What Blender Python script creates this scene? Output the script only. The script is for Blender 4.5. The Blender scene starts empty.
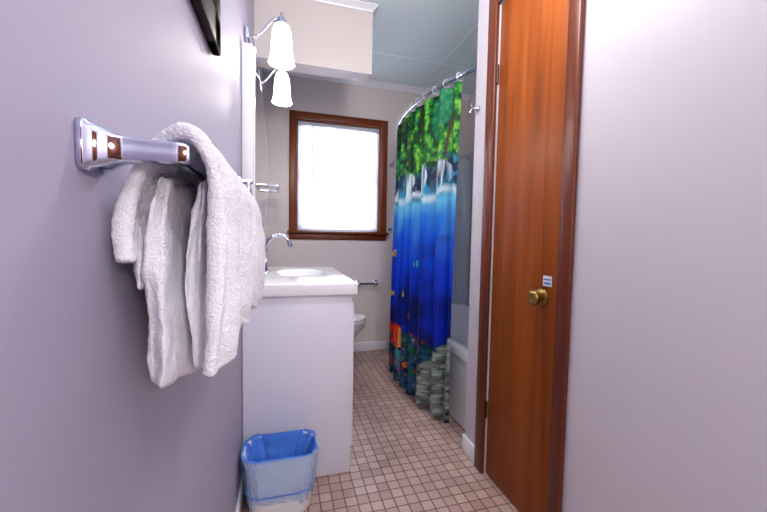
import bpy, bmesh, math, random
import numpy as np
from mathutils import Vector, Matrix
random.seed(3); np.random.seed(3)
S=bpy.context.scene
S.view_settings.view_transform='Standard'
S.view_settings.look='None'
S.view_settings.exposure=0.55

def lin(c):
    return tuple(((x/255)/12.92 if x/255<=0.04045 else ((x/255+0.055)/1.055)**2.4) for x in c)
# ---------------------------------------------------------------- materials
def mat(name,col,rough=0.5,metal=0.0,bump=0.0,bscale=60,var=0.0,vscale=4,spec=0.5,trans=0.0,emit=None,estr=0,coat=0.0,alpha=1.0,transl=0.0):
    m=bpy.data.materials.new(name); m.use_nodes=True
    nt=m.node_tree; n=nt.nodes; l=nt.links
    b=n['Principled BSDF']; c=lin(col)
    b.inputs['Base Color'].default_value=(*c,1)
    b.inputs['Roughness'].default_value=rough
    b.inputs['Metallic'].default_value=metal
    b.inputs['Specular IOR Level'].default_value=spec
    b.inputs['Transmission Weight'].default_value=trans
    b.inputs['Coat Weight'].default_value=coat
    b.inputs['Alpha'].default_value=alpha
    if emit:
        b.inputs['Emission Color'].default_value=(*lin(emit),1); b.inputs['Emission Strength'].default_value=estr
    tc=n.new('ShaderNodeTexCoord')
    if var>0:
        no=n.new('ShaderNodeTexNoise'); no.inputs['Scale'].default_value=vscale; no.inputs['Detail'].default_value=4
        l.new(tc.outputs['Object'],no.inputs['Vector'])
        mr=n.new('ShaderNodeMix'); mr.data_type='RGBA'
        mr.inputs[6].default_value=(*[x*(1-var) for x in c],1); mr.inputs[7].default_value=(*[min(1,x*(1+var)) for x in c],1)
        l.new(no.outputs['Fac'],mr.inputs[0]); l.new(mr.outputs[2],b.inputs['Base Color'])
    if bump>0:
        no=n.new('ShaderNodeTexNoise'); no.inputs['Scale'].default_value=bscale; no.inputs['Detail'].default_value=3
        l.new(tc.outputs['Object'],no.inputs['Vector'])
        bp=n.new('ShaderNodeBump'); bp.inputs['Strength'].default_value=bump; bp.inputs['Distance'].default_value=0.01
        l.new(no.outputs['Fac'],bp.inputs['Height']); l.new(bp.outputs['Normal'],b.inputs['Normal'])
    if transl>0:
        t=n.new('ShaderNodeBsdfTranslucent'); t.inputs['Color'].default_value=(*c,1)
        mx=n.new('ShaderNodeMixShader'); mx.inputs[0].default_value=transl
        l.new(b.outputs[0],mx.inputs[1]); l.new(t.outputs[0],mx.inputs[2]); l.new(mx.outputs[0],n['Material Output'].inputs['Surface'])
    return m
def wood(name,cd,cm,cl,axis='Z',rough=0.3,sc=1.0,spec=.35):
    m=bpy.data.materials.new(name); m.use_nodes=True
    nt=m.node_tree; n=nt.nodes; l=nt.links; b=n['Principled BSDF']
    tc=n.new('ShaderNodeTexCoord'); mp=n.new('ShaderNodeMapping')
    s=[16*sc]*3; s['XYZ'.index(axis)]=0.7*sc; mp.inputs['Scale'].default_value=s
    l.new(tc.outputs['Object'],mp.inputs['Vector'])
    n1=n.new('ShaderNodeTexNoise'); n1.inputs['Scale'].default_value=1.0; n1.inputs['Detail'].default_value=8; n1.inputs['Roughness'].default_value=.62; n1.inputs['Distortion'].default_value=.6
    l.new(mp.outputs[0],n1.inputs['Vector'])
    mp2=n.new('ShaderNodeMapping'); s2=[190*sc]*3; s2['XYZ'.index(axis)]=4*sc; mp2.inputs['Scale'].default_value=s2
    l.new(tc.outputs['Object'],mp2.inputs['Vector'])
    n2=n.new('ShaderNodeTexNoise'); n2.inputs['Scale'].default_value=1.0; n2.inputs['Detail'].default_value=3
    l.new(mp2.outputs[0],n2.inputs['Vector'])
    ad=n.new('ShaderNodeMath'); ad.operation='MULTIPLY_ADD'; ad.inputs[1].default_value=.3; l.new(n2.outputs['Fac'],ad.inputs[0]); l.new(n1.outputs['Fac'],ad.inputs[2])
    cr=n.new('ShaderNodeValToRGB'); e=cr.color_ramp.elements
    e[0].position=.42; e[0].color=(*lin(cd),1); e[1].position=.9; e[1].color=(*lin(cl),1)
    q=e.new(.64); q.color=(*lin(cm),1)
    l.new(ad.outputs[0],cr.inputs[0]); l.new(cr.outputs[0],b.inputs['Base Color'])
    b.inputs['Roughness'].default_value=rough; b.inputs['Specular IOR Level'].default_value=spec
    return m

M={}
M['wallL']=mat('paint_lavender_grey_shaded',(168,162,182),.55,bump=.012,bscale=150,var=.02,spec=.35)  # left wall paint, darkened and blued to put grazing-light shade into the colour
M['wall']=mat('paint_warm_grey',(216,205,203),.5,bump=.02,bscale=150,var=.02)
M['wallR']=mat('paint_light_grey',(200,192,200),.5,bump=.012,bscale=150,var=.02)
M['ceil']=mat('ceiling_paint',(226,240,240),.6,bump=.03,bscale=90)
M['trim']=mat('white_trim_paint',(236,236,242),.35)
M['white']=mat('white_laminate',(226,225,240),.35)
M['porc']=mat('white_porcelain',(240,240,246),.12,coat=.4)
M['marble']=mat('cultured_marble',(244,242,248),.15,coat=.3)
M['chrome']=mat('chrome',(196,200,220),.05,metal=1)
M['brass']=mat('aged_brass',(150,120,66),.28,metal=1,var=.2,vscale=60)
M['bronze']=mat('dark_bronze',(70,48,36),.4,metal=.8)
M['dwood']=wood('door_veneer',(110,50,12),(138,66,18),(160,84,30),'Z',.42,spec=.18)
M['cwoodZ']=wood('casing_wood_vertical',(74,30,14),(98,42,22),(122,58,32),'Z',.36)
M['cwoodX']=wood('casing_wood_horizontal',(86,36,12),(112,50,20),(136,68,32),'X',.36)
M['cwoodY']=wood('casing_wood_depth',(82,34,14),(106,46,22),(130,64,34),'Y',.36)
M['cwoodW']=wood('window_casing_wood',(86,36,12),(112,50,20),(136,68,32),'Z',.36)
M['dark']=wood('dark_frame_wood',(18,8,10),(30,14,16),(44,22,24),'Y',.55,spec=.15)
M['mirror']=mat('mirror_glass',(225,228,232),.02,metal=1)
M['glass']=mat('window_glass',(255,255,255),.0,trans=1.0)
M['blind']=mat('blind_slat',(236,236,250),.5,transl=.4)
M['surround']=mat('tub_surround_acrylic',(196,202,216),.2,coat=.3)
M['shade']=mat('opal_glass_shade',(255,252,246),.25,emit=(255,250,240),estr=1.1)
M['towel']=mat('terry_cloth',(248,246,253),.95,bump=.45,bscale=420,spec=.05,transl=.1)
M['binw']=mat('bin_plastic',(242,244,250),.35)
M['bag']=mat('blue_bag_film',(150,200,252),.2,alpha=.30,bump=.8,bscale=30,transl=.1)
M['bagin']=mat('blue_bag_film_inner',(84,150,245),.25,alpha=.8,bump=.9,bscale=34,transl=.2)
M['label']=mat('label_paper',(225,230,240),.5)
M['labelblue']=mat('label_print',(70,110,180),.5)
M['paper']=mat('picture_mat_board',(90,70,74),.6)
M['ring']=mat('clear_acrylic_ring',(220,225,240),.1,metal=.5)
M['reflect_door']=wood('reflection_door_veneer',(60,30,14),(86,42,18),(110,56,26),'Z',.5)  # dark wood of the added door that chrome reflects

def tile_mat():
    m=bpy.data.materials.new('mosaic_floor_tile'); m.use_nodes=True
    nt=m.node_tree; n=nt.nodes; l=nt.links; b=n['Principled BSDF']
    tc=n.new('ShaderNodeTexCoord')
    br=n.new('ShaderNodeTexBrick'); br.offset=0; br.squash=1
    br.inputs['Scale'].default_value=1.0; br.inputs['Brick Width'].default_value=.048; br.inputs['Row Height'].default_value=.048
    br.inputs['Mortar Size'].default_value=.0028; br.inputs['Mortar Smooth'].default_value=.15
    br.inputs['Color1'].default_value=(*lin((208,182,172)),1); br.inputs['Color2'].default_value=(*lin((182,154,144)),1)
    br.inputs['Mortar'].default_value=(*lin((126,86,82)),1)
    l.new(tc.outputs['Object'],br.inputs['Vector'])
    no=n.new('ShaderNodeTexNoise'); no.inputs['Scale'].default_value=3.2; no.inputs['Detail'].default_value=5
    l.new(tc.outputs['Object'],no.inputs['Vector'])
    cr=n.new('ShaderNodeValToRGB'); cr.color_ramp.elements[0].position=.3; cr.color_ramp.elements[0].color=(.78,.74,.72,1); cr.color_ramp.elements[1].position=.65; cr.color_ramp.elements[1].color=(1,1,1,1)
    l.new(no.outputs['Fac'],cr.inputs[0])
    mx=n.new('ShaderNodeMix'); mx.data_type='RGBA'; mx.blend_type='MULTIPLY'; mx.inputs[0].default_value=1
    l.new(br.outputs['Color'],mx.inputs[6]); l.new(cr.outputs[0],mx.inputs[7]); l.new(mx.outputs[2],b.inputs['Base Color'])
    bp=n.new('ShaderNodeBump'); bp.inputs['Strength'].default_value=.4; bp.inputs['Distance'].default_value=.002; bp.invert=True
    l.new(br.outputs['Fac'],bp.inputs['Height']); l.new(bp.outputs['Normal'],b.inputs['Normal'])
    b.inputs['Roughness'].default_value=.4
    return m
M['tile']=tile_mat()

# ---------------------------------------------------------------- geometry helpers
def newobj(name,verts,faces,m,smooth=False):
    me=bpy.data.meshes.new(name); me.from_pydata([tuple(v) for v in verts],[],faces); me.validate(); me.update()
    bm=bmesh.new(); bm.from_mesh(me); bmesh.ops.recalc_face_normals(bm,faces=bm.faces); bm.to_mesh(me); bm.free()
    o=bpy.data.objects.new(name,me); S.collection.objects.link(o)
    if m: me.materials.append(M[m] if isinstance(m,str) else m)
    if smooth:
        for p in me.polygons: p.use_smooth=True
    return o
def box(name,x0,x1,y0,y1,z0,z1,m,bev=0.0,seg=2):
    v=[(x,y,z) for x in (x0,x1) for y in (y0,y1) for z in (z0,z1)]
    f=[(0,1,3,2),(4,6,7,5),(0,4,5,1),(2,3,7,6),(0,2,6,4),(1,5,7,3)]
    o=newobj(name,v,f,m)
    if bev>0:
        bm=bmesh.new(); bm.from_mesh(o.data)
        bmesh.ops.bevel(bm,geom=bm.edges[:],offset=bev,segments=seg,affect='EDGES',profile=.5)
        bm.to_mesh(o.data); bm.free()
        for p in o.data.polygons: p.use_smooth=True
        o.data.set_sharp_from_angle(angle=math.radians(50)) if hasattr(o.data,'set_sharp_from_angle') else None
    return o
def join(name,objs):
    bpy.ops.object.select_all(action='DESELECT')
    for o in objs: o.select_set(True)
    bpy.context.view_layer.objects.active=objs[0]
    bpy.ops.object.join(); o=bpy.context.view_layer.objects.active; o.name=name; o.data.name=name
    return o
def group(name,parts):
    e=bpy.data.objects.new(name,None); S.collection.objects.link(e); e.empty_display_size=.05
    for p in parts: p.parent=e
    return e
def loft(name,rings,m,cap=True,smooth=True,closed=True,sharp=48):
    v=[];f=[];n=len(rings[0])
    for r in rings: v+=list(r)
    for i in range(len(rings)-1):
        for j in range(n if closed else n-1):
            a=i*n+j; b=i*n+(j+1)%n; f.append((a,b,b+n,a+n))
    if cap:
        f.append(tuple(range(n-1,-1,-1))); f.append(tuple((len(rings)-1)*n+k for k in range(n)))
    o=newobj(name,v,f,m,smooth)
    if smooth and sharp and hasattr(o.data,'set_sharp_from_angle'): o.data.set_sharp_from_angle(angle=math.radians(sharp))
    return o
def frame(d):
    d=Vector(d).normalized(); a=Vector((0,0,1)) if abs(d.z)<.9 else Vector((1,0,0))
    u=d.cross(a).normalized(); w=d.cross(u).normalized(); return u,w
def lathe(name,c,d,prof,m,n=32,cap=True):
    c=Vector(c); dd=Vector(d).normalized(); u,w=frame(dd)
    rings=[[c+dd*t+(u*math.cos(2*math.pi*k/n)+w*math.sin(2*math.pi*k/n))*max(r,1e-4) for k in range(n)] for t,r in prof]
    return loft(name,rings,m,cap)
def cyl(name,a,b,r,m,n=20):
    a=Vector(a);b=Vector(b); return lathe(name,a,b-a,[(0,r),((b-a).length,r)],m,n)
def tube(name,pts,r,m,n=14,rad=None):
    pts=[Vector(p) for p in pts]; rings=[]
    u=None
    for i,p in enumerate(pts):
        d=(pts[min(i+1,len(pts)-1)]-pts[max(i-1,0)]).normalized()
        if u is None: u,_=frame(d)
        u=(u-d*u.dot(d)).normalized(); w=d.cross(u)
        rr=rad[i] if rad else r
        rings.append([p+(u*math.cos(2*math.pi*k/n)+w*math.sin(2*math.pi*k/n))*rr for k in range(n)])
    return loft(name,rings,m)
def bez(p,n=20):
    p=[Vector(q) for q in p]; out=[]
    for i in range(n+1):
        t=i/n; q=p[:]
        while len(q)>1: q=[q[k].lerp(q[k+1],t) for k in range(len(q)-1)]
        out.append(q[0])
    return out
def torus(name,c,axis,R,r,m,n=40,k=10):
    c=Vector(c); u,w=frame(axis); rings=[]
    ax=Vector(axis).normalized()
    for i in range(n):
        a=2*math.pi*i/n; d=u*math.cos(a)+w*math.sin(a)
        rings.append([c+d*(R+r*math.cos(2*math.pi*j/k))+ax*r*math.sin(2*math.pi*j/k) for j in range(k)])
    v=[p for rr in rings for p in rr]; f=[]
    for i in range(n):
        for j in range(k):
            f.append((i*k+j,i*k+(j+1)%k,((i+1)%n)*k+(j+1)%k,((i+1)%n)*k+j))
    return newobj(name,v,f,m,True)

# ---------------------------------------------------------------- constants
XL=-.16; XR=.87; YB=3.12; ZC=2.44; YN=-1.3; XT=1.72; YA=1.505; E=.001
# ---------------------------------------------------------------- shell
box('floor',XL-.1,XT+.1,YN-.1,YB+.12,-.08,0,'tile')
box('ceiling',XL-.1,XT+.1,YN-.1,YB+.12,ZC,ZC+.08,'ceil')
box('wall_left',XL-.1,XL,YN,YB+.12,0,ZC,'wallL')
WX0,WX1,WZ0,WZ1=.105,.850,1.10,2.05
join('wall_back',[box('a',XL,WX0,YB,YB+.12,0,ZC,'wall'),box('b',WX1,XT+.1,YB,YB+.12,0,ZC,'wall'),
   box('c',WX0,WX1,YB,YB+.12,0,WZ0,'wall'),box('d',WX0,WX1,YB,YB+.12,WZ1,ZC,'wall')])
DY0,DY1,DZ=.933,1.330,2.035
join('wall_right',[box('a',XR,XR+.1,YN,DY0,0,ZC,'wallR'),box('b',XR,XR+.1,DY1,YA,0,ZC,'wallR'),box('c',XR,XR+.1,DY0,DY1,DZ,ZC,'wallR'),
   box('d',XR+.1,XT+.1,YA-.1,YA,0,ZC,'wallR')])
box('wall_alcove',XT,XT+.1,YA,YB,0,ZC,'wall')
box('wall_rear',XL-.1,XR+.1,YN-.1,YN,0,ZC,'wall')
box('wall_bulkhead',XL,.515,2.13,2.25,2.045,ZC,'wall')
def crown(name,p0,p1,out,m='trim',s=.045):
    p0=Vector(p0);p1=Vector(p1);o=Vector(out)
    prof=[(0,0),(0,-s),(s*.25,-s),(s*.35,-s*.75),(s*.75,-s*.35),(s,-s*.2),(s,0)]
    r=[[p+o*a+Vector((0,0,b)) for a,b in prof] for p in (p0,p1)]
    return loft(name,r,m,smooth=False)
crown('trim_1',(XL,YB,ZC),(XT,YB,ZC),(0,-1,0))
crown('trim_2',(XL,2.13,ZC),(.515,2.13,ZC),(0,-1,0),s=.035)
crown('trim_3',(.515,2.095,ZC),(.515,2.25,ZC),(1,0,0),s=.03)
crown('trim_4',(XL,YN,ZC),(XL,2.13,ZC),(1,0,0),s=.03)
join('trim_5',[box('a',.62,.635,.2,YB-.05,ZC-.004,ZC,'ceil'),box('b',1.2,1.215,1.6,YB-.05,ZC-.004,ZC,'ceil'),box('c',.54,XT,2.62,2.632,ZC-.004,ZC,'ceil')])
def bb(name,x0,x1,y0,y1): return box(name,x0,x1,y0,y1,0.001,.085,'trim',.004)
bb('baseboard_left',XL,XL+.013,YN,1.48)
bb('baseboard_back',XL+.015,.93,YB-.013,YB)
join('baseboard_right',[bb('a',XR-.013,XR,1.396,YA),bb('b',XR-.013,XR+.06,YA,YA+.012),bb('c',XR-.013,XR,YN,.878)])
group('reflection_door',[box('slab',.02,.72,YN+.002,YN+.035,.01,2.03,'reflect_door',.003),box('casing_a',-.05,.018,YN+.002,YN+.02,0.001,2.09,'cwoodZ',.004),box('casing_b',.722,.79,YN+.002,YN+.02,0.001,2.09,'cwoodZ',.004),  # unseen dark door added behind the camera to give chrome dark reflections
  box('casing_c',.02,.72,YN+.002,YN+.02,2.034,2.09,'cwoodX',.004),lathe('knob',(.1,YN+.035,.9),(0,1,0),[(0,.03),(.005,.028),(.01,.01),(.03,.012),(.04,.026),(.055,.024),(.06,.01)],'brass',20)])

# ---------------------------------------------------------------- window
w=[]
cw=.06
w.append(box('casing_left',WX0-cw,WX0,YB-.022,YB,WZ0,WZ1+cw,'cwoodW',.005))
w.append(box('casing_right',WX1,WX1+cw,YB-.022,YB,WZ0,WZ1+cw,'cwoodW',.005))
w.append(box('casing_head',WX0,WX1,YB-.022,YB,WZ1,WZ1+cw,'cwoodX',.005))
w.append(box('stool',WX0-cw-.015,WX1+cw+.015,YB-.05,YB+.05,WZ0-.022,WZ0,'cwoodX',.006))
w.append(box('apron',WX0-cw,WX1+cw,YB-.018,YB,WZ0-.075,WZ0-.022,'cwoodX',.005))
w.append(join('jamb',[box('a',WX0,WX0+.012,YB,YB+.12,WZ0,WZ1,'cwoodW'),box('b',WX1-.012,WX1,YB,YB+.12,WZ0,WZ1,'cwoodW'),box('c',WX0,WX1,YB,YB+.12,WZ1-.012,WZ1,'cwoodX')]))
sx0,sx1=WX0+.012,WX1-.012
w.append(join('sash',[box('a',sx0,sx0+.04,YB+.07,YB+.1,WZ0,WZ1-.012,'trim'),box('b',sx1-.04,sx1,YB+.07,YB+.1,WZ0,WZ1-.012,'trim'),
  box('c',sx0,sx1,YB+.07,YB+.1,WZ0,WZ0+.045,'trim'),box('d',sx0,sx1,YB+.07,YB+.1,WZ1-.055,WZ1-.012,'trim'),box('e',sx0,sx1,YB+.07,YB+.1,1.56,1.6,'trim')]))
w.append(box('pane',sx0+.03,sx1-.03,YB+.083,YB+.087,WZ0+.03,WZ1-.04,'glass'))
group('window_1',w)
sl=[];zz=WZ0+.03
while zz<WZ1-.05:
    t=math.radians(66);hw=.0125;cy=YB+.03
    dy=math.cos(t)*hw;dz=math.sin(t)*hw
    v=[]
    for k,(a,bow) in enumerate([(-1,0),(0,.002),(1,0)]):
        for x in (sx0+.004,sx1-.004): v.append((x,cy+a*dy-bow,zz+a*dz))
    f=[(0,1,3,2),(2,3,5,4)]
    sl.append(newobj('s',v,f,'blind')); zz+=.0205
slats=join('slats',sl)
bl=[slats,box('headrail',sx0+.002,sx1-.002,YB+.012,YB+.045,WZ1-.045,WZ1-.013,'surround',.003),box('bottom_rail',sx0+.004,sx1-.004,YB+.02,YB+.04,WZ0+.004,WZ0+.016,'surround',.003),
    cyl('wand',(WX0+.13,YB+.004,WZ1-.05),(WX0+.135,YB+.004,WZ1-.52),.005,'surround',8)]
for i,x in enumerate((.2,.48,.76)): bl.append(cyl('cord_%d'%i,(x,YB+.015,WZ0+.01),(x,YB+.015,WZ1-.04),.0012,'trim',6))
group('window_blind',bl)

# ---------------------------------------------------------------- door
d=[]
d.append(box('slab',XR+.004,XR+.04,DY0+.004,DY1-.004,.012,DZ-.004,'dwood',.002))
d.append(box('casing_hinge_side',XR-.018,XR,DY1,DY1+.062,0,DZ+.062,'cwoodZ',.006))
d.append(box('casing_latch_side',XR-.018,XR,DY0-.052,DY0,0,DZ+.062,'cwoodZ',.006))
d.append(box('casing_head',XR-.018,XR,DY0,DY1,DZ,DZ+.062,'cwoodY',.006))
for i,h in enumerate((1.75,.30)):
    d.append(cyl('hinge_%d'%(i+1),(XR-.004,DY1-.002,h-.038),(XR-.004,DY1-.002,h+.038),.006,'bronze',12))
ky,kz=1.020,.852
d.append(lathe('rosette',(XR+.004,ky,kz),(-1,0,0),[(0,.032),(.004,.032),(.008,.028),(.011,.018),(.014,.012)],'brass'))
d.append(lathe('knob',(XR-.004,ky,kz),(-1,0,0),[(0,.010),(.010,.010),(.014,.014),(.018,.024),(.026,.028),(.034,.026),(.038,.020),(.040,.012),(.038,.009),(.038,.0)],'brass'))
d.append(box('sign_label',XR+.002,XR+.004,.975,1.015,.895,.930,'label'))
d.append(box('sign_print',XR+.0012,XR+.002,.979,1.011,.900,.908,'labelblue'))
d.append(box('sign_print_2',XR+.0012,XR+.002,.979,1.011,.915,.920,'labelblue'))
group('door_1',d)

# ---------------------------------------------------------------- vanity
VY0,VY1,VX1,VH=1.485,2.30,.290,.80
v=[]
v.append(box('cabinet',XL+.002,VX1,VY0+.01,VY1-.01,.001,VH,'white',.003))
v.append(box('front_door_left',VX1,VX1+.016,VY0+.04,1.90,.1,.76,'white',.004))
v.append(box('front_door_right',VX1,VX1+.016,1.92,VY1-.04,.1,.76,'white',.004))
for i,y in enumerate((1.87,1.95)): v.append(lathe('pull_%d'%i,(VX1+.016,y,.55),(1,0,0),[(0,.006),(.012,.006),(.016,.013),(.024,.012),(.026,.004)],'chrome',16))
top=box('countertop',XL+.002,VX1+.022,VY0-.008,VY1+.005,VH,VH+.055,'marble',.008,3)
cut=lathe('cut',(.09,1.95,VH+.075),(0,0,-1),[(0,.17),(.02,.17),(.035,.15),(.052,.12),(.055,.02)],'marble',48)
for vv in cut.data.vertices: vv.co.x=.09+(vv.co.x-.09)*.75; vv.co.y=1.95+(vv.co.y-1.95)*1.15
md=top.modifiers.new('b','BOOLEAN'); md.object=cut; md.operation='DIFFERENCE'
dg=bpy.context.evaluated_depsgraph_get(); me=bpy.data.meshes.new_from_object(top.evaluated_get(dg)); top.modifiers.clear(); top.data=me
bpy.data.objects.remove(cut)
v.append(top)
v.append(box('backsplash',XL+.002,XL+.02,VY0,VY1,VH+.055,VH+.115,'marble',.005))
group('bathroom_vanity',v)
fz=VH+.055; fx=-.095; fy=1.90
fa=[]
fa.append(box('base_plate',fx-.022,fx+.022,fy-.075,fy+.075,fz+.001,fz+.016,'chrome',.007,3))
fa.append(lathe('spout_base',(fx,fy,fz+.014),(0,0,1),[(0,.018),(.015,.015),(.03,.012)],'chrome',20))
pts=bez([(fx,fy,fz+.04),(fx-.01,fy,fz+.16),(fx+.03,fy,fz+.23),(fx+.125,fy,fz+.22),(fx+.13,fy,fz+.14)],24)
fa.append(tube('spout',pts,.0105,'chrome'))
for i,s in enumerate((-1,1)):
    y=fy+s*.055
    fa.append(lathe('handle_stem_%d'%i,(fx,y,fz+.014),(0,0,1),[(0,.017),(.02,.013),(.04,.011),(.055,.015),(.062,.008)],'chrome',18))
    fa.append(tube('handle_lever_%d'%i,bez([(fx,y,fz+.066),(fx-.005,y+s*.03,fz+.09),(fx,y+s*.06,fz+.1)],8),.006,'chrome',10))
group('faucet',fa)

# mirror cabinet
mc=[]
my0,my1,mz0,mz1=1.50,2.50,1.12,1.80; mx=XL+.050
mc.append(box('body',XL+.001,mx-.006,my0,my1,mz0,mz1,'trim',.003))
fr=.012
mc.append(join('frame',[box('a',mx-.008,mx+.0005,my0,my0+fr,mz0,mz1,'trim',.002),box('b',mx-.008,mx+.0005,my1-fr,my1,mz0,mz1,'chrome',.002),
  box('c',mx-.008,mx+.0005,my0,my1,mz1-fr,mz1,'chrome',.002),box('d',mx-.008,mx+.0005,my0,my1,mz0,mz0+fr,'chrome',.002)]))
mc.append(box('glass',mx-.006,mx-.0002,my0+fr,my1-fr,mz0+fr,mz1-fr,'mirror'))
group('medicine_cabinet',mc)

# vanity light
vl=[]
vl.append(box('back_plate',XL+.001,XL+.02,1.58,2.14,1.86,1.91,'chrome',.008,3))
for i,y in enumerate((1.62,2.08)):
    vl.append(tube('arm_%d'%i,bez([(XL+.02,y,1.885),(XL+.08,y,1.88),(XL+.10,y,2.0),(XL+.148,y,1.975)],16),.006,'chrome',12))
    vl.append(lathe('fitter_%d'%i,(XL+.15,y,2.01),(0,0,-1),[(0,.003),(.006,.007),(.012,.005),(.02,.010),(.03,.018),(.05,.026),(.06,.028)],'chrome',24))
    vl.append(lathe('glass_shade_%d'%i,(XL+.15,y,1.962),(0,0,-1),[(0,.022),(.012,.032),(.035,.040),(.07,.044),(.11,.046),(.14,.049),(.160,.054),(.168,.056),(.168,.053),(.155,.049),(.12,.042),(.05,.036),(.01,.022)],'shade',32,cap=False))
    L=bpy.data.lights.new('bulb_%d'%i,'POINT'); L.energy=3.5; L.color=(1,.95,.88); L.shadow_soft_size=.03
    lo=bpy.data.objects.new('bulb_%d'%i,L); lo.location=(XL+.15,y,1.785); S.collection.objects.link(lo); vl.append(lo)
group('vanity_light',vl)

group('towel_ring',[lathe('mount',(XL+.001,1.32,1.235),(1,0,0),[(0,.018),(.012,.018),(.02,.01),(.05,.009),(.055,.004)],'chrome',20),
   torus('ring',(XL+.048,1.32,1.18),(1,0,.1),.055,.005,'ring')])

def towel_bar(name,y0,y1,h,r=.009,out=.07,ps=.021):
    p=[]
    for i,y in enumerate((y0,y1)):
        def sq(x,s): return [(x,y+a*s,h+b*s) for a,b in ((-1,-.7),(-.92,-.92),(-.7,-1),(.7,-1),(.92,-.92),(1,-.7),(1,.7),(.92,.92),(.7,1),(-.7,1),(-.92,.92),(-1,.7))]
        q=loft('bracket_%d'%i,[sq(XL+.001,ps),sq(XL+.004,ps*1.02),sq(XL+.006,ps*.98),sq(XL+.0075,ps*.88),sq(XL+.012,ps*.84),sq(XL+.016,ps*.72),sq(XL+.022,ps*.58),sq(XL+.03,ps*.50),sq(XL+.045,ps*.46),sq(XL+out-.005,ps*.45),sq(XL+out+.005,ps*.45),sq(XL+out+.009,ps*.36)],'chrome',smooth=True)
        p.append(q)
    p.append(box('bar',XL+out-r*.8,XL+out+r*.8,y0+.005,y1-.005,h-r*.8,h+r*.8,'chrome',.002))
    return group(name,p)
towel_bar('towel_bar',.36,.93,1.122)
towel_bar('towel_bar.001',2.60,2.92,1.40,ps=.020,out=.12,r=.011)

# ---------------------------------------------------------------- towel
def finish(o,thick=None,st=.0028,big=.010):
    if thick:
        so=o.modifiers.new('s','SOLIDIFY'); so.thickness=thick; so.offset=0
    sb=o.modifiers.new('ss','SUBSURF'); sb.levels=2; sb.render_levels=2
    for k,(ns,s_) in enumerate(((.045,big),(.005,st))):
        tx=bpy.data.textures.new(o.name+'_t%d'%k,'CLOUDS'); tx.noise_scale=ns
        dm=o.modifiers.new('d%d'%k,'DISPLACE'); dm.texture=tx; dm.texture_coords='GLOBAL'; dm.strength=s_; dm.mid_level=.5
    return o
def sheet(name,path,y0,y1,ny,wav,edge,seed,thick=.011):
    rnd=random.Random(seed)
    P=[Vector((a,0,b)) for a,b in path]
    pts=[]
    for i in range(len(P)-1):
        p0=P[max(i-1,0)];p1=P[i];p2=P[i+1];p3=P[min(i+2,len(P)-1)]
        for k in range(6):
            t=k/6
            pts.append(.5*((2*p1)+(-p0+p2)*t+(2*p0-5*p1+4*p2-p3)*t*t+(-p0+3*p1-3*p2+p3)*t**3))
    pts.append(P[-1])
    n=len(pts); top=max(range(n),key=lambda i:pts[i].z); zt=pts[top].z
    vs=[]
    ph=[rnd.uniform(0,6.28) for _ in range(6)]
    for j in range(ny+1):
        u=j/ny; y=y0+(y1-y0)*u
        for i,p in enumerate(pts):
            side=-1 if i<top else 1
            dn=(zt-p.z)
            k=min(1,dn/.08)
            uu=u**.6
            off=wav*k*(math.sin(uu*27+ph[0]+dn*5)+.5*math.sin(uu*50+ph[1]-dn*7))
            lo=edge*(dn/.23)*math.sin(u*7+ph[2]+(0 if side>0 else 2))+edge*.35*(dn/.23)*math.sin(u*23+ph[3])
            fwd=max(0,min(1,(i-top+5)/8))*.024*(1-u)**3
            yy=y-fwd+(.008*math.sin(dn*22+ph[4])*k*(1-u))+.007*k*math.cos(uu*27+ph[0])
            vs.append((max(p.x+off,XL+.008),yy,p.z-lo-.012*u*k))
    f=[(j*n+i,j*n+i+1,(j+1)*n+i+1,(j+1)*n+i) for j in range(ny) for i in range(n-1)]
    return finish(newobj(name,vs,f,'towel',True),thick,big=.005)
def lobe(name,levels,seed,wob=.0035,crease=.007,drift=.006):
    rnd=random.Random(seed); ph=[rnd.uniform(0,6.28) for _ in range(8)]
    rings=[]; n=110
    for z,xa,xb,ya,yb in levels:
        dr=drift*math.sin((1.12-z)*22+ph[5])*min(1,(1.12-z)/.05)
        cx=(xa+xb)/2+dr; cy=(ya+yb)/2; hx=(xb-xa)/2; hy=(yb-ya)/2; r=[]
        for k in range(n):
            a=2*math.pi*k/n; c_=math.cos(a); s_=math.sin(a)
            ex=math.copysign(abs(c_)**.45,c_); ey=math.copysign(abs(s_)**.8,s_)
            y=cy+hy*ey
            wv=wob*(math.sin(y*38+ph[0]+z*9)+.6*math.sin(y*71+ph[1]-z*14))
            near=max(0,1-(y-ya)/.05)
            cr=crease*near*(math.sin(ex*3.6+ph[2]+z*10)+.7*math.sin(ex*7+ph[3]-z*16))
            r.append((max(cx+hx*ex+wv,XL+.01),y+cr,z+.010*math.sin(y*20+ph[4]+ex)*(1 if z<.95 else 0)))
        rings.append(r)
    return finish(loft(name,rings,'towel',True,sharp=None),None)
t1=sheet('outer_fold',[(-.136,1.02),(-.140,1.06),(-.130,1.10),(-.114,1.130),(-.092,1.144),(-.071,1.134),(-.060,1.105),(-.056,1.04),(-.056,.97),(-.060,.93)],.372,.90,72,.0068,.010,4,.013)
def lv_(x0,x1,top,bot,xc0,xc1,ya,yb,tilt=0):
    o=[]; N=13
    for i in range(N+1):
        t=i/N; z=top+(bot-top)*t
        s_=min(1,.5+t*1.3)
        if i==N: s_*=.5
        if i==N-1: s_*=.88
        if i==N-3: s_*=.90
        c0=(xc0+(x0-xc0)*min(1,t*1.6)); c1=(xc1+(x1-xc1)*min(1,t*1.6))
        m_=(c0+c1)/2; h=(c1-c0)/2*s_
        o.append((z,m_-h,m_+h,ya+.012*(1-t)+tilt*t,yb))
    return o
t2=lobe('middle_fold',lv_(-.141,-.097,1.114,.884,-.128,-.098,.374,.86),9)
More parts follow.
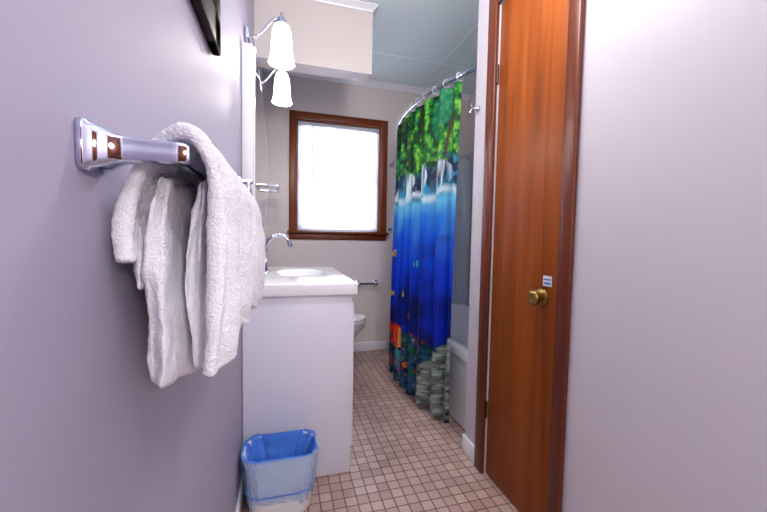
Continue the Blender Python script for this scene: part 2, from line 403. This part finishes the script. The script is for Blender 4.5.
t3=lobe('front_fold',lv_(-.099,-.066,1.114,.898,-.088,-.068,.380,.86),12)
t4=lobe('back_fold',lv_(-.148,-.126,1.10,.990,-.142,-.122,.388,.80),17,.0015,.004,.001)
group('bath_towel',[t1,t2,t3,t4])

# picture frame on left wall
pf=[]
py0,py1,pz0,pz1=.45,.905,1.46,1.95; fw=.07
pf.append(join('frame',[box('a',XL+.001,XL+.020,py0,py0+fw,pz0,pz1,'dark',.004),box('b',XL+.001,XL+.020,py1-fw,py1,pz0,pz1,'dark',.004),
  box('c',XL+.001,XL+.020,py0,py1,pz0,pz0+fw,'dark',.004),box('d',XL+.001,XL+.020,py0,py1,pz1-fw,pz1,'dark',.004)]))
pf.append(box('print',XL+.001,XL+.01,py0+fw,py1-fw,pz0+fw,pz1-fw,'paper'))
group('picture_frame',pf)

# ---------------------------------------------------------------- waste bin
def rr(cx,cy,z,hx,hy,r,n=10,wob=0,seed=0,zw=0):
    out=[]
    rnd=random.Random(seed); a1,a2,a3=[rnd.uniform(0,6.28) for _ in range(3)]
    for q,(sx,sy) in enumerate(((1,1),(-1,1),(-1,-1),(1,-1))):
        for k in range(n+1):
            a=math.pi/2*(q+k/n)
            th=2*math.pi*(q+k/n)/4
            wv=wob*(math.sin(9*th+a1)+.7*math.sin(17*th+a2)+.5*math.sin(29*th+a3))
            out.append(((cx+sx*(hx-r)+math.cos(a)*(r+wv)),(cy+sy*(hy-r)+math.sin(a)*(r+wv)),z+zw*math.sin(5*th+a2)+zw*.6*math.sin(13*th+a1)))
    return out
bx,by=-.006,1.372
bh=.236
bn=[loft('bucket',[rr(bx,by,0.001,.106,.068,.05),rr(bx,by,.012,.112,.072,.052),rr(bx,by,bh-.02,.130,.088,.06),rr(bx,by,bh-.018,.136,.093,.064),rr(bx,by,bh,.137,.094,.064),rr(bx,by,bh,.131,.088,.06),rr(bx,by,.02,.1,.066,.05)],'binw')]
lvo=[(.062,.120,.080,.003,.012),(.070,.121,.082,.003,.009),(.09,.124,.085,.004,.003),(.13,.129,.088,.003,0),(.18,.134,.092,.0025,0),(bh-.012,.1385,.0955,.0014,0),(bh+.006,.139,.0955,.0015,.002)]
lvi=[(bh+.006,.139,.0955,.0015,.002),(bh+.007,.133,.089,.002,.002),(bh-.03,.119,.078,.005,0),(bh-.09,.105,.066,.007,.004),(bh-.15,.07,.04,.005,.004),(bh-.155,.02,.01,.001,.001)]
for nm,lv,mm in (('bag_skirt',lvo,'bag'),('bag_inside',lvi,'bagin')):
    bn.append(loft(nm,[rr(bx,by,z,hx,hy,min(.058,hy),n=16,wob=wb,seed=5,zw=zw) for z,hx,hy,wb,zw in lv],mm,cap=False))
bn.append(loft('bag_band',[rr(bx,by,.098,.1275,.0875,.058,n=16,wob=.004,seed=5),rr(bx,by,.105,.1285,.0885,.058,n=16,wob=.004,seed=5)],'bagin',cap=False))
group('waste_bin',bn)

# ---------------------------------------------------------------- toilet
ty=2.68
def egg(cx,z,rx,ry,n=36):
    out=[]
    for i in range(n):
        a=2*math.pi*i/n; c_=math.cos(a); s_=math.sin(a)
        out.append((cx+rx*c_*(1.12 if c_>0 else .88),ty+ry*s_*(1-.12*c_),z))
    return out
tp=[]
tp.append(loft('bowl',[egg(.27,.001,.15,.105),egg(.27,.03,.15,.105),egg(.27,.12,.12,.09),egg(.30,.2,.14,.11),egg(.34,.28,.19,.15),egg(.37,.35,.225,.178),egg(.37,.385,.23,.183),egg(.37,.39,.19,.145),egg(.36,.33,.15,.11),egg(.34,.25,.08,.06)],'porc'))
tp.append(loft('seat',[egg(.37,.392,.228,.183),egg(.37,.396,.234,.188),egg(.37,.41,.232,.186),egg(.37,.413,.222,.177)],'porc'))
tp.append(loft('lid',[egg(.37,.415,.228,.183),egg(.37,.42,.232,.187),egg(.37,.432,.228,.183),egg(.37,.436,.2,.16)],'porc'))
tp.append(box('tank',XL+.012,XL+.2,ty-.22,ty+.22,.38,.72,'porc',.02,4))
tp.append(box('tank_lid',XL+.005,XL+.21,ty-.23,ty+.23,.72,.755,'porc',.01,3))
tp.append(box('foot_block',XL+.03,.2,ty-.09,ty+.09,.002,.38,'porc',.03,4))
tp.append(tube('flush_lever',[(XL+.2,ty-.16,.67),(XL+.215,ty-.16,.67),(XL+.218,ty-.13,.665),(XL+.218,ty-.09,.66)],.006,'chrome',10))
group('toilet',tp)

hh=.635
th=[]
for i,x in enumerate((.655,.815)):
    th.append(lathe('post_%d'%i,(x,YB-.001,hh),(0,-1,0),[(0,.026),(.006,.026),(.012,.015),(.05,.012),(.055,.016),(.075,.016),(.078,.006)],'chrome',20))
th.append(cyl('roller',(.655,YB-.064,hh),(.815,YB-.064,hh),.011,'chrome',16))
group('toilet_paper_holder',th)
def hook(name,c,dr,k=1.0):
    c=Vector(c);d_=Vector(dr)
    p=[lathe('plate',c+d_*.001,dr,[(0,.02*k),(.005,.02*k),(.01,.012*k),(.03*k,.008*k)],'chrome',18)]
    for i,z in enumerate((1,-1)):
        p.append(tube('prong_%d'%i,bez([c+d_*.025*k,c+d_*.05*k+Vector((0,0,-.01*z*k)),c+d_*.06*k+Vector((0,0,.03*z*k))],8),.005*k,'chrome',8))
    group(name,p)
hook('robe_hook',(.955,YB,1.72),(0,-1,0))
hook('robe_hook.001',(.955,YB,1.13),(0,-1,0))
hook('coat_hook',(XR,1.475,1.655),(-1,0,0),.75)

# ---------------------------------------------------------------- tub + surround
tx0=.955
def trr(z,ins,r=.06): 
    hx=(XT-.004-tx0)/2-ins; hy=(YB-.004-(YA+.004))/2-ins
    return rr((XT-.004+tx0)/2,(YB+YA)/2,z,hx,hy,r,n=8)
loft('bathtub',[trr(.001,.012,.02),trr(.38,.006,.02),trr(.385,0,.02),trr(.425,0,.02),trr(.435,.01,.02),trr(.435,.07,.1),trr(.42,.085,.12),trr(.12,.13,.14),trr(.08,.18,.14)],'porc')
sp=[box('back_panel',tx0+.06,XT-.012,YB-.012,YB-.001,.437,1.87,'surround',.004),box('side_panel',XT-.012,XT-.001,YA+.012,YB-.012,.437,1.87,'surround',.004),
    box('near_panel',tx0+.06,XT-.012,YA+.001,YA+.012,.437,1.87,'surround',.004),
    lathe('corner_column',(XT-.012,YB-.012,.44),(0,0,1),[(0,.14),(.9,.14),(1.35,.1),(1.42,.02)],'surround',32)]
for vv in sp[3].data.vertices:
    vv.co.x=min(vv.co.x,XT-.012); vv.co.y=min(vv.co.y,YB-.012)
sp.append(box('panel_batten',1.14,1.155,YB-.017,YB-.012,.44,1.86,'surround',.002))
group('tub_surround',sp)

# ---------------------------------------------------------------- curtain rod + curtain
RH=1.915
def rodx(y,bow=.20):
    t=(y-YA)/(YB-YA); return .98+.07*t-bow*4*t*(1-t)
rp=[(rodx(YA+.004+(YB-YA-.008)*i/40),YA+.004+(YB-YA-.008)*i/40,RH) for i in range(41)]
rd=[tube('rod',rp,.0115,'chrome',14),lathe('flange_near',(rodx(YA),YA+.001,RH),(0,1,0),[(0,.028),(.006,.028),(.016,.018),(.03,.016)],'chrome'),
    lathe('flange_far',(rodx(YB),YB-.001,RH),(0,-1,0),[(0,.028),(.006,.028),(.016,.018),(.03,.016)],'chrome')]

NS,NV=440,520
CY0,CY1=1.70,2.82; CT,CB=1.879,.050
s=np.linspace(0,1,NS)[None,:].repeat(NV,0); v_=np.linspace(0,1,NV)[:,None].repeat(NS,1)
fold=9
phase=2*np.pi*fold*(s+.018*np.sin(2*np.pi*s*2.3))
amp=(.017+.012*(1-v_))*(1+.35*np.sin(2*np.pi*s*1.7+1))
Y=CY0+(CY1-CY0)*s
Yc=Y+(1-v_)*(.02*(s*2-1)-.12*s**2)
X0=np.vectorize(rodx)(Y)
dx=np.gradient(X0[0],Y[0])[None,:]
nrm=np.sqrt(1+dx**2); nx=-1/nrm; ny=dx/nrm
w_=np.sin(phase+.5*np.sin(3*v_+s*5))+.3*np.sin(2*phase+1.3+v_*2)
X=X0+nx*amp*w_-(.022+.03*s)*(1-v_); YY=Yc+ny*amp*w_+.006*np.cos(phase)*1
Z=CB+(CT-CB)*v_ + .004*np.cos(phase)*(v_**8)
Z=Z-.03*(1-v_)*(.3*np.sin(2*np.pi*s*1.1))
verts=np.stack([X,YY,Z],-1).reshape(-1,3)
idx=np.arange(NS*NV).reshape(NV,NS)
q=np.stack([idx[:-1,:-1],idx[:-1,1:],idx[1:,1:],idx[1:,:-1]],-1).reshape(-1,4)
me=bpy.data.meshes.new('shower_curtain')
me.vertices.add(NS*NV); me.vertices.foreach_set('co',verts.ravel())
me.loops.add(q.size); me.loops.foreach_set('vertex_index',q.ravel().astype(np.int32))
me.polygons.add(len(q)); me.polygons.foreach_set('loop_start',np.arange(0,q.size,4,dtype=np.int32))
me.update(calc_edges=True); me.validate()
me.polygons.foreach_set('use_smooth',np.ones(len(me.polygons),dtype=bool))
def vn(a,b,fx,fy,seed):
    r=np.random.RandomState(seed); g=r.rand(256,256)
    x=a*fx; y=b*fy; xi=np.floor(x).astype(int); yi=np.floor(y).astype(int); fx_=x-xi; fy_=y-yi
    fx_=fx_*fx_*(3-2*fx_); fy_=fy_*fy_*(3-2*fy_)
    G=lambda i,j:g[i%256,j%256]
    return (G(xi,yi)*(1-fx_)+G(xi+1,yi)*fx_)*(1-fy_)+(G(xi,yi+1)*(1-fx_)+G(xi+1,yi+1)*fx_)*fy_
A=s*1.5; B=v_*1.87
def L3(c): return np.array(lin(c))*.82
def ramp(t,stops):
    t=np.clip(t,0,1); out=np.zeros(t.shape+(3,))
    ps=[p for p,_ in stops]; cs=np.array([L3(c) for _,c in stops])
    for k in range(3): out[...,k]=np.interp(t,ps,cs[:,k])
    return out
def blend(C,mask,col):
    mask=np.clip(mask,0,1)[...,None]; return C*(1-mask)+col*mask
fb=lambda f,sd,r=1.0:.55*vn(A,B,f,f*r,sd)+.3*vn(A,B,f*2.1,f*2.1*r,sd+1)+.15*vn(A,B,f*4.3,f*4.3*r,sd+2)
C=ramp(v_+.03*(fb(5,2)-.5),[(0,(8,50,90)),(.1,(6,50,150)),(.25,(2,40,190)),(.42,(2,62,225)),(.54,(6,84,230)),(.62,(30,130,236)),(.67,(110,205,245)),(.70,(50,150,200)),(1,(40,120,110))])
rays=vn(A+B*.35,B*0,16,1,11)*vn(A+B*.2,B*0,7,1,12)
C=blend(C,(rays-.3)*1.0*np.clip((v_-.46)/.22,0,1)*(v_<.70),L3((130,215,250)))
C=blend(C,(fb(5,31)-.5)*3.0*((v_<.56)&(v_>.12)),L3((2,16,110)))
si=np.clip((.44-.14*vn(A,B*0,4,1,35)-.06*vn(A,B*0,11,1,36)-v_)/.02,0,1)*(fb(8,37)>.46)
C=blend(C,si*.7,L3((6,24,84)))
band=np.clip(1-np.abs(v_-.745-.02*np.sin(A*9))/.06,0,1)
C=blend(C,band*1.8*(fb(10,41)>.36),L3((18,50,84)))
C=blend(C,band*(fb(22,44)>.58),L3((80,110,130)))
for (fa0,fw_) in ((.18,.06),(.42,.04),(.66,.08),(.98,.06),(1.22,.07)):
    mk=(np.abs(A-fa0-.02*np.sin(B*30))<fw_*(1.3-(v_-.69)*4))&(v_>.69)&(v_<.80)
    C=blend(C,mk*np.clip((vn(A,B,90,6,51)-.25)*2.2,0,1),L3((225,245,252)))
C=blend(C,np.clip(1-np.abs(v_-.69-.012*np.sin(A*14))/.018,0,1)*(fb(20,55)>.38),L3((225,247,255)))
fm=np.clip((v_-.79-.02*(fb(9,61)-.5)*4)/.01,0,1)
leaf=ramp(fb(34,63),[(.22,(2,36,20)),(.42,(8,96,38)),(.58,(34,156,50)),(.8,(150,215,70))])
C=C*(1-fm[...,None])+leaf*fm[...,None]
C=blend(C,fm*np.clip((fb(5,66)-.62)*20,0,1)*.6,L3((30,150,120)))
C=blend(C,fm*np.clip((.44-fb(6,69))*14,0,1)*.8,L3((4,40,36)))
for a0 in (.12,.5,.86,1.18):
    C=blend(C,fm*(np.abs(A-a0-.02*np.sin(B*9+a0*7))<.010)*.9,L3((84,62,46)))
rf=.13+.08*vn(A,B*0,5,1,81)+.05*vn(A,B*0,13,1,82)
rm=np.clip((rf-v_)/.01,0,1)
reef=ramp(fb(30,84),[(.2,(4,16,50)),(.42,(10,46,84)),(.55,(26,90,110)),(.68,(60,80,140)),(.85,(190,150,120))])
C=C*(1-rm[...,None])+reef*rm[...,None]
C=blend(C,rm*np.clip((fb(12,88)-.6)*14,0,1)*.8,L3((190,60,60)))
C=blend(C,rm*np.clip((.38-fb(14,92))*14,0,1)*.8,L3((20,100,70)))
rs=np.random.RandomState(15)
for i in range(16):
    a0=rs.uniform(.40,1.45); b0=rs.uniform(.02,.2); h=rs.uniform(.06,.13); colr=[(230,110,60),(210,60,90),(240,190,90),(150,90,190),(60,180,150)][i%5]
    for j in range(6):
        sl_=rs.uniform(-.6,.6)
        mk=(np.abs(A-a0-(B-b0)*sl_)<.0055)&(B>b0)&(B<b0+h*rs.uniform(.6,1))
        C=blend(C,mk*1.0,L3(colr))
pc=np.zeros_like(s)+9; pid=np.zeros_like(s)
rs=np.random.RandomState(5)
for i in range(300):
    a0=rs.uniform(-.02,.44); b0=rs.uniform(0,.48)*(1-max(a0,0)*1.5); ra=rs.uniform(.024,.050); rb=ra*rs.uniform(.38,.55)
    dd=((A-a0)/ra)**2+((B-b0)/rb)**2
    k=dd<np.minimum(pc,1.0); pid=np.where(k,rs.uniform(.25,1),pid); pc=np.where(k,dd,pc)
pm=(pc<1)
for k in range(3): C[...,k]=np.where(pm,(L3((190,206,198))[k]*(pid*(1-.88*pc))+.008),C[...,k])
def fish(a0,b0,r,col,col2=(250,250,250),dr=1,asp=.55,stripe=True):
    global C
    a=(A-a0)*dr; b=B-b0
    body=((a/r)**2+(b/(r*asp))**2)<1
    tail=(a<-.8*r)&(a>-1.55*r)&(np.abs(b)<(-a-.7*r)*.75)
    fin=(np.abs(a+.1*r)<.5*r)&(b>0)&(b<r*asp*1.35-.4*np.abs(a))
    C=blend(C,(body|tail|fin)*1.0,L3(col))
    if stripe:
        C=blend(C,(body&((np.abs(a-.35*r)<.1*r)|(np.abs(a+.35*r)<.1*r)))*1.0,L3(col2))
    C=blend(C,(((a-.68*r)**2+(b-.1*r)**2)<(.1*r)**2)*1.0,L3((10,10,20)))
F=[(.84,.31,.12,(250,60,16),(255,180,110),-1,.6),(1.12,.34,.08,(235,40,20),(255,140,90),1,.6),(1.10,.60,.035,(250,190,40),(30,30,60),1,.8),
 (.72,.64,.03,(240,210,60),(20,40,120),-1,.8),(1.38,.72,.045,(250,150,40),(20,30,90),1,.7),(1.42,1.0,.04,(240,90,60),(255,240,200),-1,.6),
 (.5,.86,.03,(60,190,230),(10,20,80),1,.6),(1.05,.9,.03,(250,220,60),(10,20,80),-1,.8),(1.4,.55,.05,(220,60,90),(255,255,255),-1,.5),
 (1.30,.88,.03,(250,240,120),(20,20,60),1,.8),(.60,.50,.03,(250,140,60),(255,255,255),-1,.6),(1.44,1.20,.03,(230,90,150),(255,255,255),1,.6),(.62,.16,.045,(245,130,50),(255,255,255),1,.6)]
for f_ in F: fish(*f_)
for i in range(26):
    a0=rs.uniform(1.3,1.5);b0=rs.uniform(1.25,1.8);r=rs.uniform(.008,.02)
    C=blend(C,(((A-a0)**2+(B-b0)**2)<r*r)*1.0,L3([(240,200,60),(230,90,60),(200,110,200),(240,240,240)][i%4]))
col=np.ones((NS*NV,4)); col[:,:3]=C.reshape(-1,3)
at=me.color_attributes.new('art','FLOAT_COLOR','POINT'); at.data.foreach_set('color',col.ravel())
cm=bpy.data.materials.new('printed_polyester'); cm.use_nodes=True
nt=cm.node_tree; an=nt.nodes.new('ShaderNodeAttribute'); an.attribute_name='art'
b=nt.nodes['Principled BSDF']; nt.links.new(an.outputs['Color'],b.inputs['Base Color']); b.inputs['Roughness'].default_value=.5; b.inputs['Specular IOR Level'].default_value=.25
tr=nt.nodes.new('ShaderNodeBsdfTranslucent'); nt.links.new(an.outputs['Color'],tr.inputs['Color'])
mx_=nt.nodes.new('ShaderNodeMixShader'); mx_.inputs[0].default_value=.25
nt.links.new(b.outputs[0],mx_.inputs[1]); nt.links.new(tr.outputs[0],mx_.inputs[2]); nt.links.new(mx_.outputs[0],nt.nodes['Material Output'].inputs['Surface'])
me.materials.append(cm)
cloth=bpy.data.objects.new('shower_curtain',me); S.collection.objects.link(cloth)
for i in range(12):
    y=CY0+.02+(CY1-CY0-.04)*i/11
    rd.append(torus('curtain_ring_%d'%i,(rodx(y),y,RH-.005),(0,1,0),.022,.002,'trim',20,6))
group('curtain_rod',rd)

# ---------------------------------------------------------------- added fill lights, window daylight
def fill_lamp(name,x,y,e,c,h=.24):  # added fill light with a small made-up ceiling fixture
    cl=[lathe('fill_canopy',(x,y,ZC-.001),(0,0,-1),[(0,.07),(.015,.07),(.025,.02),(.06,.012)],'chrome',32)]
    L=bpy.data.lights.new('fill_point','POINT'); L.shadow_soft_size=.10; L.energy=e; L.color=c
    lo=bpy.data.objects.new('fill_point',L); lo.location=(x,y,ZC-h); S.collection.objects.link(lo); cl.append(lo)
    cl.append(torus('fill_rim',(x,y,ZC-.10),(0,0,1),.07,.006,'chrome'))
    group(name,cl)
fill_lamp('ceiling_fill',.50,.95,14,(1,.985,.965),.40)  # room fill added above the view
fill_lamp('ceiling_fill.001',.40,-.65,13,(.98,.965,1))  # second fill added behind the camera
L=bpy.data.lights.new('rear_fill_point','POINT'); L.shadow_soft_size=.12; L.energy=22; L.color=(1,.975,.965)  # unseen point light added behind the camera to brighten towel and back wall
lo=bpy.data.objects.new('rear_fill_point',L); lo.location=(.45,-1.1,1.45); S.collection.objects.link(lo)
group('rear_fill',[lathe('plate',(.82,YN+.001,1.45),(0,1,0),[(0,.04),(.01,.04),(.015,.01)],'chrome'),tube('arm',[(.82,YN+.01,1.45),(.82,-1.2,1.45),(.7,-1.13,1.45),(.57,-1.1,1.45)],.008,'chrome'),lo])  # made-up bracket carrying the added rear fill

L=bpy.data.lights.new('daylight','AREA'); L.shape='RECTANGLE'; L.size=1.0; L.size_y=1.3; L.energy=60; L.color=(.88,.92,1)
lo=bpy.data.objects.new('daylight',L); lo.location=(.48,YB+.5,1.65); lo.rotation_euler=(math.radians(-90),0,0); S.collection.objects.link(lo)
W=bpy.data.worlds.new('sky'); S.world=W; W.use_nodes=True
nt=W.node_tree; bgd=nt.nodes['Background']
bgd.inputs[0].default_value=(.75,.85,1,1); bgd.inputs[1].default_value=1.2

# ---------------------------------------------------------------- camera
psi=math.radians(16.0); p=math.radians(2.95); ro=math.radians(1.07)
F_=Vector((math.sin(psi)*math.cos(p),math.cos(psi)*math.cos(p),-math.sin(p)))
R0=Vector((math.cos(psi),-math.sin(psi),0)); U0=R0.cross(F_)
U=U0*math.cos(ro)-R0*math.sin(ro); Rr=R0*math.cos(ro)+U0*math.sin(ro)
cam=bpy.data.cameras.new('camera'); co=bpy.data.objects.new('camera',cam); S.collection.objects.link(co)
m=Matrix.Identity(4)
for i in range(3): m[i][0]=Rr[i]; m[i][1]=U[i]; m[i][2]=-F_[i]
m[0][3]=0; m[1][3]=0; m[2][3]=1.05
co.matrix_world=m
cam.sensor_width=36; cam.lens=350/767*36; cam.clip_start=.02
S.camera=co
